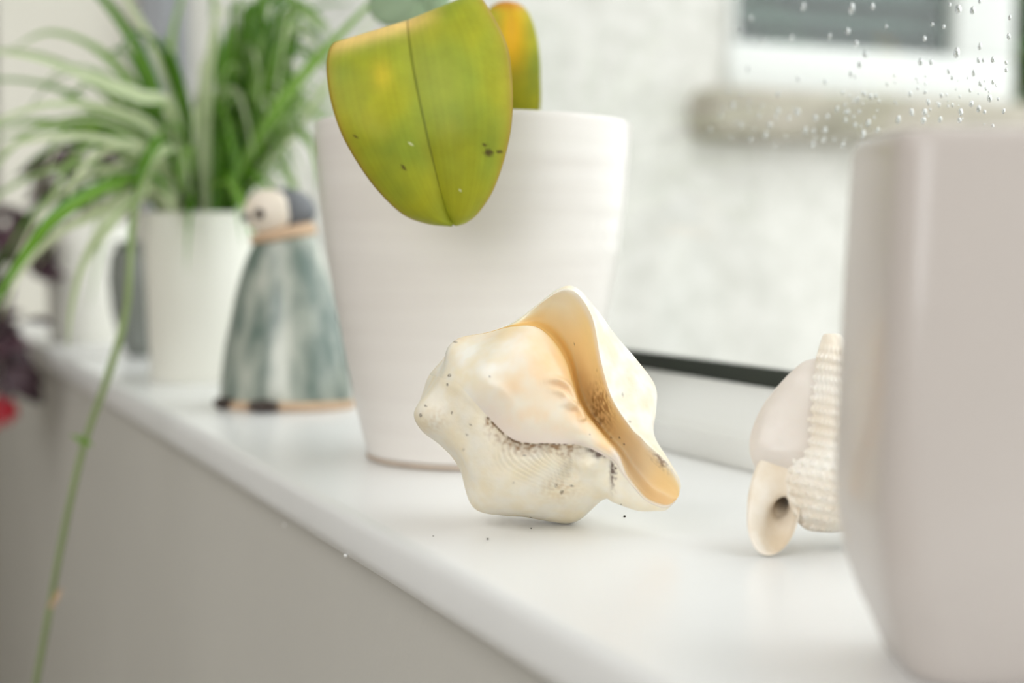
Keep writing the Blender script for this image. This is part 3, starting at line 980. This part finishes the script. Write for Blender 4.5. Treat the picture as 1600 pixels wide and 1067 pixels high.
# ------------------------------------------------------------------ pottery penguin
M_glaze = mat('grey_green_glaze', (100, 117, 109), 0.3, 0.0, 46, 0.08, 60, (1, 1, 0.3), rgb2=(196, 198, 186), contrast=(0.34, 0.60), coat=0.2)
M_glz2 = mat('slate_glaze', (104, 106, 110), 0.35, 0.2, 40)
M_rawclay = mat('raw_buff_clay', (206, 176, 146), 0.85, 0.12, 60, 0.2, 200)
M_face = mat('cream_glaze', (232, 220, 204), 0.4, 0.05, 40)
M_darkclay = mat('dark_brown_glaze', (62, 48, 40), 0.4, 0.25, 60)
pz = 0.955
pgb = on_z(446, 632, SILL)
peng = empty('penguin_figurine', pgb, 'grey green glazed pottery penguin with a cream face beside the tall white pot', 'figurine')
KP = pz / F
fl = Vector((math.sin(TH), math.cos(TH), 0))


def pg(px, py, d):
    """point of the penguin: px, py in the drawing plane, d millimetre-like units towards the viewer"""
    return at(px, py, pz - d * KP)


def ring_px(y, xl, xr, depth, n=40, dip=0, slope=0.0):
    cx, rx = (xl + xr) / 2, (xr - xl) / 2
    out = []
    for k in range(n):
        a = 2 * math.pi * k / n
        out.append((cx + rx * math.cos(a), y + dip * math.sin(a) + slope * math.cos(a), depth * rx * math.sin(a)))
    return out


def loft_px(rings, ns, fn):
    G = catmull(np.array(rings, float), ns)
    V = [fn(*p) for row in G for p in row]
    n = G.shape[1]
    Fc = grid_faces(G.shape[0], n, True)
    Fc.append(tuple(reversed(range(n))))
    Fc.append(tuple((G.shape[0] - 1) * n + k for k in range(n)))
    return V, Fc


V, Fc = loft_px([ring_px(356, 412, 484, 0.75, slope=-5), ring_px(368, 400, 492, 0.8, slope=-7), ring_px(400, 385, 504, 0.8, slope=-4), ring_px(450, 370, 519, 0.8), ring_px(500, 359, 530, 0.8), ring_px(550, 350, 540, 0.8), ring_px(600, 344, 548, 0.8, dip=2), ring_px(626, 344, 549, 0.8, dip=5), ring_px(632, 348, 546, 0.8, dip=6)], 6, pg)
V = [v + Vector((0, 0, 0.0006 * nz3(v.x * 40, v.y * 40, v.z * 20))) for v in V]
link('body', V, Fc, M_glaze, peng)
V, Fc = loft_px([ring_px(624, 340, 553, 0.8, dip=5), ring_px(630, 337, 555, 0.8, dip=6), ring_px(636, 338, 554, 0.8, dip=6.5)], 3, pg)
V = [Vector((v.x, v.y, max(v.z, SILL + 0.0002))) for v in V]
link('base', V, Fc, M_rawclay, peng)['label'] = 'bare buff clay rim under the body'
V, Fc = loft_px([ring_px(374, 393, 494, 0.85, slope=-8), ring_px(368, 390, 496, 0.88, slope=-8), ring_px(360, 394, 493, 0.88, slope=-8), ring_px(354, 404, 486, 0.8, slope=-8)], 3, pg)
link('collar', V, Fc, M_rawclay, peng)['label'] = 'bare buff clay collar under the head'
hc = pg(442, 330, 0)
link('head', *ellipsoid(hc, rgt * 52 * KP, fl * 40 * KP, Vector((0, 0, 1)) * 37 * KP), M_glz2, peng)['label'] = 'slate grey head'
fc = pg(420, 331, 20)
V, Fc = ellipsoid(fc, (rgt * 0.97 - fl * 0.2) * 41 * KP, (fl * 0.97 + rgt * 0.2) * 26 * KP, Vector((0, 0, 1)) * 35 * KP)
link('face', V, Fc, M_face, peng)['label'] = 'round cream face'
link('eye', *ellipsoid(pg(405, 334, 46), rgt * 8 * KP, fl * 5 * KP, Vector((0, 0, 1)) * 8 * KP, 14, 10), M_darkclay, peng)
V, Fc = tube([pg(392, 338, 26), pg(384, 340, 30), pg(376, 343, 32)], [9 * KP, 6 * KP, 1 * KP], 10)
link('beak', V, Fc, M_darkclay, peng)
for px, py, d, r in ((350, 627, 44, 17), (411, 632, 90, 24)):
    c = pg(px, py, d)
    c.z = SILL + 0.0043
    link('foot', *ellipsoid(c, rgt * r * KP, fl * 14 * KP, Vector((0, 0, 0.0042)), 18, 12), M_darkclay, peng)

# ------------------------------------------------------------------ plants at the far end of the sill
M_white = mat('plain_white_pot', (236, 234, 224), 0.4, 0.02, 5)
M_grey = mat('grey_glazed_pot', (132, 136, 130), 0.4, 0.15, 12)
M_soil = mat('potting_soil', (62, 48, 36), 0.95, 0.4, 90, 0.8, 150)


def leaf_material(name, edge, mid, dark, sss=0.0):
    """strap leaf: two colours across the blade (UV) and a tint that differs from leaf to leaf"""
    mt = bpy.data.materials.new(name)
    mt.use_nodes = True
    nt = mt.node_tree
    N, L = nt.nodes, nt.links
    bs = N['Principled BSDF']
    bs.inputs['Roughness'].default_value = 0.4
    uv = N.new('ShaderNodeUVMap')
    uv.uv_map = 'UVMap'
    sx_ = N.new('ShaderNodeSeparateXYZ')
    L.new(uv.outputs[0], sx_.inputs[0])
    rp = N.new('ShaderNodeValToRGB')
    cr = rp.color_ramp
    cr.elements[0].position, cr.elements[0].color = 0.0, c4(lin(*edge))
    cr.elements[1].position, cr.elements[1].color = 1.0, c4(lin(*edge))
    for p, c in ((0.30, edge), (0.40, mid), (0.60, mid), (0.70, edge)):
        e = cr.elements.new(p)
        e.color = c4(lin(*c))
    L.new(sx_.outputs[0], rp.inputs[0])
    oi = N.new('ShaderNodeObjectInfo')
    mx = N.new('ShaderNodeMix')
    mx.data_type = 'RGBA'
    L.new(oi.outputs['Random'], mx.inputs[0])
    L.new(rp.outputs[0], mx.inputs[6])
    mx.inputs[7].default_value = c4(lin(*dark))
    L.new(mx.outputs[2], bs.inputs['Base Color'])
    tl = N.new('ShaderNodeBsdfTranslucent')
    L.new(mx.outputs[2], tl.inputs[0])
    ms = N.new('ShaderNodeMixShader')
    ms.inputs[0].default_value = 0.35
    L.new(bs.outputs[0], ms.inputs[1])
    L.new(tl.outputs[0], ms.inputs[2])
    L.new(ms.outputs[0], N['Material Output'].inputs[0])
    return mt


M_spider = leaf_material('spider_plant_leaf', (108, 152, 46), (226, 232, 196), (124, 166, 66))
M_spider2 = leaf_material('spider_plant_pale_leaf', (214, 222, 188), (168, 194, 122), (206, 214, 174))
M_spider3 = leaf_material('spider_plant_green_leaf', (84, 138, 24), (128, 172, 56), (66, 112, 18))
M_runner = mat('runner_stem', (134, 152, 96), 0.5, 0.15, 40)
M_purple = mat('dark_purple_leaf', (46, 26, 34), 0.35, 0.0, 20, rgb2=(84, 58, 68))
M_green = mat('bright_green_leaf', (122, 158, 40), 0.4, 0.3, 20)
M_red = mat('red_petal', (190, 24, 48), 0.45, 0.2, 20)


def ribbon(pts, width, n=7, cup=0.25, face=None, twist=0.0):
    """strap leaf along world points; width at its widest; face: direction the blade turns to"""
    P = catmull([tuple(p) for p in pts], n)
    V, UV = [], []
    m_ = len(P)
    for i in range(m_):
        t = Vector(P[min(i + 1, m_ - 1)] - P[max(i - 1, 0)]).normalized()
        f = Vector(face) if face is not None else -fwd
        side = t.cross(f)
        if side.length < 1e-4:
            side = t.orthogonal()
        side.normalize()
        side = Matrix.Rotation(twist * i / m_, 3, t) @ side
        nrm = side.cross(t)
        s_ = i / (m_ - 1)
        w_ = width * 0.5 * (0.55 + 0.45 * math.sin(math.pi * min(1, s_ * 1.6))) * (1 - max(0, (s_ - 0.45) / 0.55) ** 2 * 0.93)
        for j in range(5):
            c = (j - 2) / 2
            V.append(Vector(P[i]) + side * (c * w_) + nrm * (w_ * cup * c * c))
            UV.append((j / 4, s_))
    return V, grid_faces(m_, 5), UV


def simple_pot(parent, c, rb_, rt, h, material, rim=0.004):
    link('pot', *lathe([(0.0, 0.0), (rb_, 0.0), (rb_ + 0.001, 0.002), (rb_ + (rt - rb_) * 0.5, h * 0.5), (rt, h - 0.001), (rt - 0.001, h), (rt - rim, h - 0.001), (rt - rim - 0.001, h * 0.5), (0.0, h * 0.4)], c, 48), material, parent)
    link('soil', *lathe([(0.0, h * 0.90), (rt * 0.6, h * 0.91), (rt - rim - 0.0003, h * 0.89)], c, 32), M_soil, parent)['kind'] = 'stuff'


# --- spider plant
sp = on_z(318, 592, SILL)
spider = empty('potted_spider_plant', sp, 'striped spider plant with a long hanging runner in a white pot left of the penguin', 'potted plant')
simple_pot(spider, sp, 0.041, 0.047, 0.134, M_white)
ZP = (sp - CAM).dot(fwd)
top = sp + Vector((0, 0, 0.122))



def hits_penguin(V):
    c = pgb + fl * 0.03
    return any((v.x - c.x) ** 2 + (v.y - c.y) ** 2 < 0.040 ** 2 and v.z < SILL + 0.152 for v in V)


expl = [  # pixel path with depth, width in px, material
    ([(330, 330, ZP), (300, 250, ZP - .03), (318, 150, ZP - .05), (334, 60, ZP - .05), (338, -30, ZP - .03)], 30, M_spider2),
    ([(350, 330, ZP), (352, 200, ZP - .01), (340, 90, ZP), (334, 0, ZP + .02), (332, -50, ZP + .03)], 26, M_spider3),
    ([(320, 330, ZP), (296, 210, ZP - .05), (255, 100, ZP - .08), (205, 10, ZP - .08), (180, -30, ZP - .06)], 26, M_spider2),
    ([(310, 330, ZP), (292, 180, ZP - .03), (268, 80, ZP - .02), (283, 0, ZP), (292, -40, ZP)], 18, M_spider),
    ([(300, 330, ZP), (270, 180, ZP - .1), (215, 150, ZP - .15), (120, 115, ZP - .2), (50, 90, ZP - .24), (-30, 78, ZP - .26)], 27, M_spider2),
    ([(300, 330, ZP), (250, 215, ZP - .1), (165, 172, ZP - .15), (90, 163, ZP - .2), (30, 175, ZP - .22), (-30, 200, ZP - .24)], 22, M_spider2),
    ([(300, 330, ZP), (245, 250, ZP - .1), (170, 222, ZP - .15), (100, 214, ZP - .2), (40, 222, ZP - .22), (-20, 242, ZP - .24)], 20, M_spider2),
    ([(300, 335, ZP), (240, 280, ZP - .1), (170, 292, ZP - .18), (95, 335, ZP - .24), (45, 390, ZP - .27), (0, 460, ZP - .28), (-25, 530, ZP - .28)], 30, M_spider3),
    ([(300, 335, ZP), (240, 300, ZP - .1), (165, 330, ZP - .16), (90, 365, ZP - .2), (30, 430, ZP - .22), (0, 500, ZP - .23)], 20, M_spider2),
    ([(300, 335, ZP), (250, 290, ZP - .1), (180, 340, ZP - .2), (132, 410, ZP - .22), (112, 480, ZP - .22), (106, 545, ZP - .22)], 22, M_spider2),
    ([(300, 335, ZP), (225, 240, ZP - .1), (160, 240, ZP - .16), (118, 280, ZP - .2), (105, 330, ZP - .2)], 20, M_spider2),
    ([(310, 335, ZP), (280, 240, ZP - .1), (240, 250, ZP - .14), (215, 300, ZP - .18), (205, 370, ZP - .2), (203, 410, ZP - .2)], 18, M_spider2),
    ([(310, 335, ZP), (260, 220, ZP - .12), (225, 260, ZP - .16), (208, 330, ZP - .2), (196, 400, ZP - .21)], 16, M_spider3),
    ([(380, 330, ZP), (420, 190, ZP - .06), (500, 90, ZP - .12), (575, 10, ZP - .16), (610, -30, ZP - .18)], 22, M_spider),
    ([(380, 330, ZP), (440, 230, ZP - .03), (500, 150, ZP - .05), (560, 60, ZP - .08), (600, 10, ZP - .1)], 16, M_spider2),
    ([(370, 330, ZP), (390, 180, ZP), (405, 80, ZP), (410, 20, ZP + .02), (400, -40, ZP + .02)], 22, M_spider3),
    ([(375, 330, ZP), (430, 200, ZP), (450, 100, ZP), (452, 20, ZP), (455, -40, ZP)], 22, M_spider2),
    ([(385, 330, ZP), (420, 215, ZP - .06), (438, 225, ZP - .1), (452, 265, ZP - .13), (458, 300, ZP - .14)], 24, M_spider2),
    ([(385, 330, ZP), (440, 215, ZP - .03), (478, 215, ZP - .04), (494, 255, ZP - .05), (496, 300, ZP - .05)], 18, M_spider),
    ([(350, 330, ZP), (400, 150, ZP + .02), (440, 50, ZP + .04), (500, 10, ZP + .05), (560, 5, ZP + .06)], 16, M_spider3),
]
for path, wpx, mt in expl:
    pts = [at(*p) for p in path]
    pts[0] = top + (pts[0] - at(345, 330, ZP)) * 0.35
    V, Fc, UV = ribbon(pts, wpx * (ZP - 0.1) / F, face=-fwd + Vector((0, 0, 0.2)))
    if not hits_penguin(V):
        link('leaf', V, Fc, mt, spider, uvs=UV)
rl = random.Random(11)
for k in range(96):
    az = rl.uniform(0, 2 * math.pi)
    ln = rl.uniform(0.10, 0.22)
    up_ = rl.uniform(0.45, 1.5)
    hz = rl.uniform(0.35, 1.0)
    d = Vector((math.cos(az), math.sin(az), 0))
    if d.x > 0.1:
        hz *= 0.45
    o0 = top + d * rl.uniform(0.003, 0.03)
    a1 = o0 + Vector((0, 0, 1)) * ln * 0.34 * up_ + d * ln * 0.16 * hz
    a2 = a1 + Vector((0, 0, 1)) * ln * 0.30 * (up_ - 0.35) + d * ln * 0.34 * hz
    a3 = a2 + Vector((0, 0, 1)) * ln * 0.30 * (up_ - 1.05) + d * ln * 0.38 * hz
    a4 = a3 + Vector((0, 0, 1)) * ln * 0.30 * (up_ - 1.7) + d * ln * 0.30 * hz
    pts = [o0, a1, a2, a3, a4]
    for p in pts:
        p.x = min(p.x, XG - 0.012)
    wd_ = rl.uniform(0.006, 0.011)
    mt = rl.choice([M_spider, M_spider, M_spider2, M_spider3, M_spider3])
    V, Fc, UV = ribbon(pts, wd_, 5, 0.3, face=(-fwd + Vector((rl.uniform(-.6, .6), rl.uniform(-.6, .6), rl.uniform(0, .8)))), twist=rl.uniform(-0.8, 0.8))
    if not hits_penguin(V):
        link('leaf', V, Fc, mt, spider, uvs=UV)
for k in range(120):      # dense middle of the clump, towards the tall pot
    x0 = rl.uniform(345, 400)
    xe, ye = rl.uniform(350, 535), rl.uniform(30, 310)
    if xe > 490:
        ye = min(ye, 190)
    hx = x0 + (xe - x0) * rl.uniform(0.3, 0.7)
    hy = min(ye, 210) - rl.uniform(10, 70)
    z1, z2 = ZP + rl.uniform(-0.05, 0.03), ZP + rl.uniform(-0.08, 0.05)
    pts = [at(x0, 335, ZP), at(x0 + (hx - x0) * 0.4, 240, (ZP + z1) / 2), at(hx, hy, z1), at(xe, ye, z2)]
    pts[0] = top + (pts[0] - at(345, 330, ZP)) * 0.35
    V, Fc, UV = ribbon(pts, rl.uniform(0.007, 0.012), 7, 0.3, face=(-fwd + Vector((rl.uniform(-.5, .5), rl.uniform(-.5, .5), rl.uniform(0, .6)))), twist=rl.uniform(-0.7, 0.7))
    mt = rl.choice([M_spider, M_spider, M_spider2, M_spider3, M_spider3, M_spider3, M_spider3])
    if not hits_penguin(V):
        link('leaf', V, Fc, mt, spider, uvs=UV)
# the runner: arches out of the pot and hangs over the edge of the sill
rp_ = [(310, 330, ZP), (255, 262, ZP - .10), (218, 300, ZP - .20), (205, 390, ZP - .25), (196, 490, ZP - .26), (168, 590, ZP - .27), (130, 700, ZP - .27), (98, 840, ZP - .27), (76, 960, ZP - .27), (55, 1075, ZP - .27), (45, 1140, ZP - .27)]
P = catmull([tuple(at(*p)) for p in rp_], 8)
rad = [0.0022] * len(P)
run = link('runner', *tube([Vector(p) for p in P], [0.0019 + 0.0006 * math.exp(-((i - 36) / 8) ** 2) for i in range(len(P))], 8), M_runner, spider)
run['label'] = 'long thin stem hanging over the front edge'
for px, py, dx, dy in ((133, 692, -24, -12), (133, 692, 12, 6), (84, 942, 14, -24), (80, 950, 3, -10)):
    a, b = at(px, py, ZP - .272), at(px + dx, py + dy, ZP - .275)
    V, Fc, UV = ribbon([a, a.lerp(b, 0.5) + Vector((0, 0, 0.001)), b], 0.0042, 4, 0.3)
    link('bract', V, Fc, M_spider if dx < 20 and py < 800 else M_rawclay, run, uvs=UV)

# --- grey jar with a small fern-like tuft behind the spider plant
gj = on_z(222, 556, SILL) + Vector((0.008, 0.0, 0))
jar = empty('grey_jar', gj, 'rounded dark grey jar between the two white plant pots', 'jar')
link('body', *lathe([(0.0, 0.0), (0.021, 0.0), (0.027, 0.01), (0.036, 0.045), (0.039, 0.075), (0.037, 0.098), (0.031, 0.108), (0.029, 0.106), (0.034, 0.095), (0.034, 0.05), (0.0, 0.015)], gj, 40), M_grey, jar)
link('rim', *lathe([(0.029, 0.105), (0.032, 0.106), (0.0335, 0.109), (0.032, 0.112), (0.029, 0.1115), (0.028, 0.108)], gj, 40), M_grey, jar)

# --- dark leaved plant in the farthest white pot
dp = on_z(138, 534, SILL)
dark_p = empty('potted_dark_leaf_plant', dp, 'trailing plant with dark purple leaves in the farthest white pot', 'potted plant')
ZD = (dp - CAM).dot(fwd)
simple_pot(dark_p, dp, 0.040, 0.047, 0.135, M_white)
dtop = dp + Vector((0, 0, 0.125))


def oval_leaf(c, d, nrm, ln, wd_, material, parent, name='leaf', droop=0.2):
    d, nrm = d.normalized(), nrm.normalized()
    side = d.cross(nrm).normalized()
    nrm = side.cross(d)
    V, UV = [], []
    for i in range(9):
        t = i / 8
        w_ = wd_ * 0.5 * max(0.03, math.sin(math.pi * t ** 0.8))
        p = c + d * (ln * t) - nrm * (droop * ln * t * t)
        for j in range(5):
            q = (j - 2) / 2
            V.append(p + side * (w_ * q) + nrm * (0.2 * w_ * abs(q)))
    return link(name, V, grid_faces(9, 5), material, parent)


rq = random.Random(21)


def clear_of_wall(px, py, Z):
    """keeps what hangs below the sill in front of its edge"""
    p = at(px, py, Z)
    while p.z < SILL + 0.045 and p.x > X0 - 0.045:
        Z *= 0.985
        p = at(px, py, Z)
    return p


stems = []
spots = []
for k in range(80):       # trailing mass at the left, hanging over the end of the sill
    _y = rq.uniform(310, 590)
    spots.append((rq.uniform(-55, 60 - max(0, _y - 420) * 0.28), _y, ZD - rq.uniform(0.02, 0.16)))
for k in range(26):
    spots.append((rq.uniform(85, 185), rq.uniform(225, 325), ZD - rq.uniform(-0.02, 0.06)))
for k, (px, py, Z) in enumerate(spots):
    c = clear_of_wall(px, py, Z)
    d = Vector((rq.gauss(0, 0.7), rq.gauss(0, 0.7), rq.uniform(-1.0, 0.1)))
    oval_leaf(c, d, -fwd + Vector((rq.gauss(0, .4), rq.gauss(0, .4), 0.6 + rq.gauss(0, .3))), rq.uniform(0.028, 0.05), rq.uniform(0.020, 0.032), M_purple, dark_p)
for px, py, dx in ((165, 190, -1), (185, 205, 1), (150, 215, -1), (200, 180, 1), (170, 225, 0), (140, 200, -1)):
    oval_leaf(at(px, py + 12, ZD), rgt * dx * 0.6 + Vector((0, 0, 0.5)), -fwd + Vector((0, 0, 0.5)), 0.036, 0.026, M_green, dark_p)
for i, path in enumerate(([(138, 340), (120, 300), (80, 310), (45, 360), (22, 430), (8, 520), (2, 600), (0, 640)], [(140, 340), (130, 290), (90, 295), (40, 340), (10, 400), (-10, 470)], [(142, 340), (150, 290), (160, 240), (166, 195)], [(144, 340), (128, 280), (120, 255)])):
    pts = [clear_of_wall(x, y, ZD - 0.10 * min(1, j / 3) * (1 if i < 2 else 0.1)) for j, (x, y) in enumerate(path)]
    P = [Vector(p) for p in catmull([tuple(p) for p in pts], 5)]
    link('stem', *tube(P, [0.0018] * len(P), 7), M_purple, dark_p)
for k in range(5):
    oval_leaf(clear_of_wall(2 + rq.uniform(-12, 6), 610 + rq.uniform(-8, 20), ZD - 0.10), Vector((rq.gauss(0, .3), rq.gauss(0, .3), -1)), -fwd, 0.034, 0.018, M_red, dark_p, 'petal')

# ------------------------------------------------------------------ crumbs of soil on the sill
cr = []
for px, py, r in ((976, 808, 2.0), (762, 843, 1.5), (677, 838, 0.9), (830, 826, 1.1)):
    p = on_z(px, py, SILL)
    s_ = r * 0.55 / F
    cr.append(ellipsoid(p + Vector((0, 0, s_ * 0.7)), Vector((s_ * 1.2, 0, 0)), Vector((0, s_, 0)), Vector((0, 0, s_ * 0.8)), 7, 5))
props(link('soil_crumbs', *merge(*cr), M_soil), 'tiny dark soil crumbs scattered on the sill around the conch shell', 'crumbs', kind='stuff')
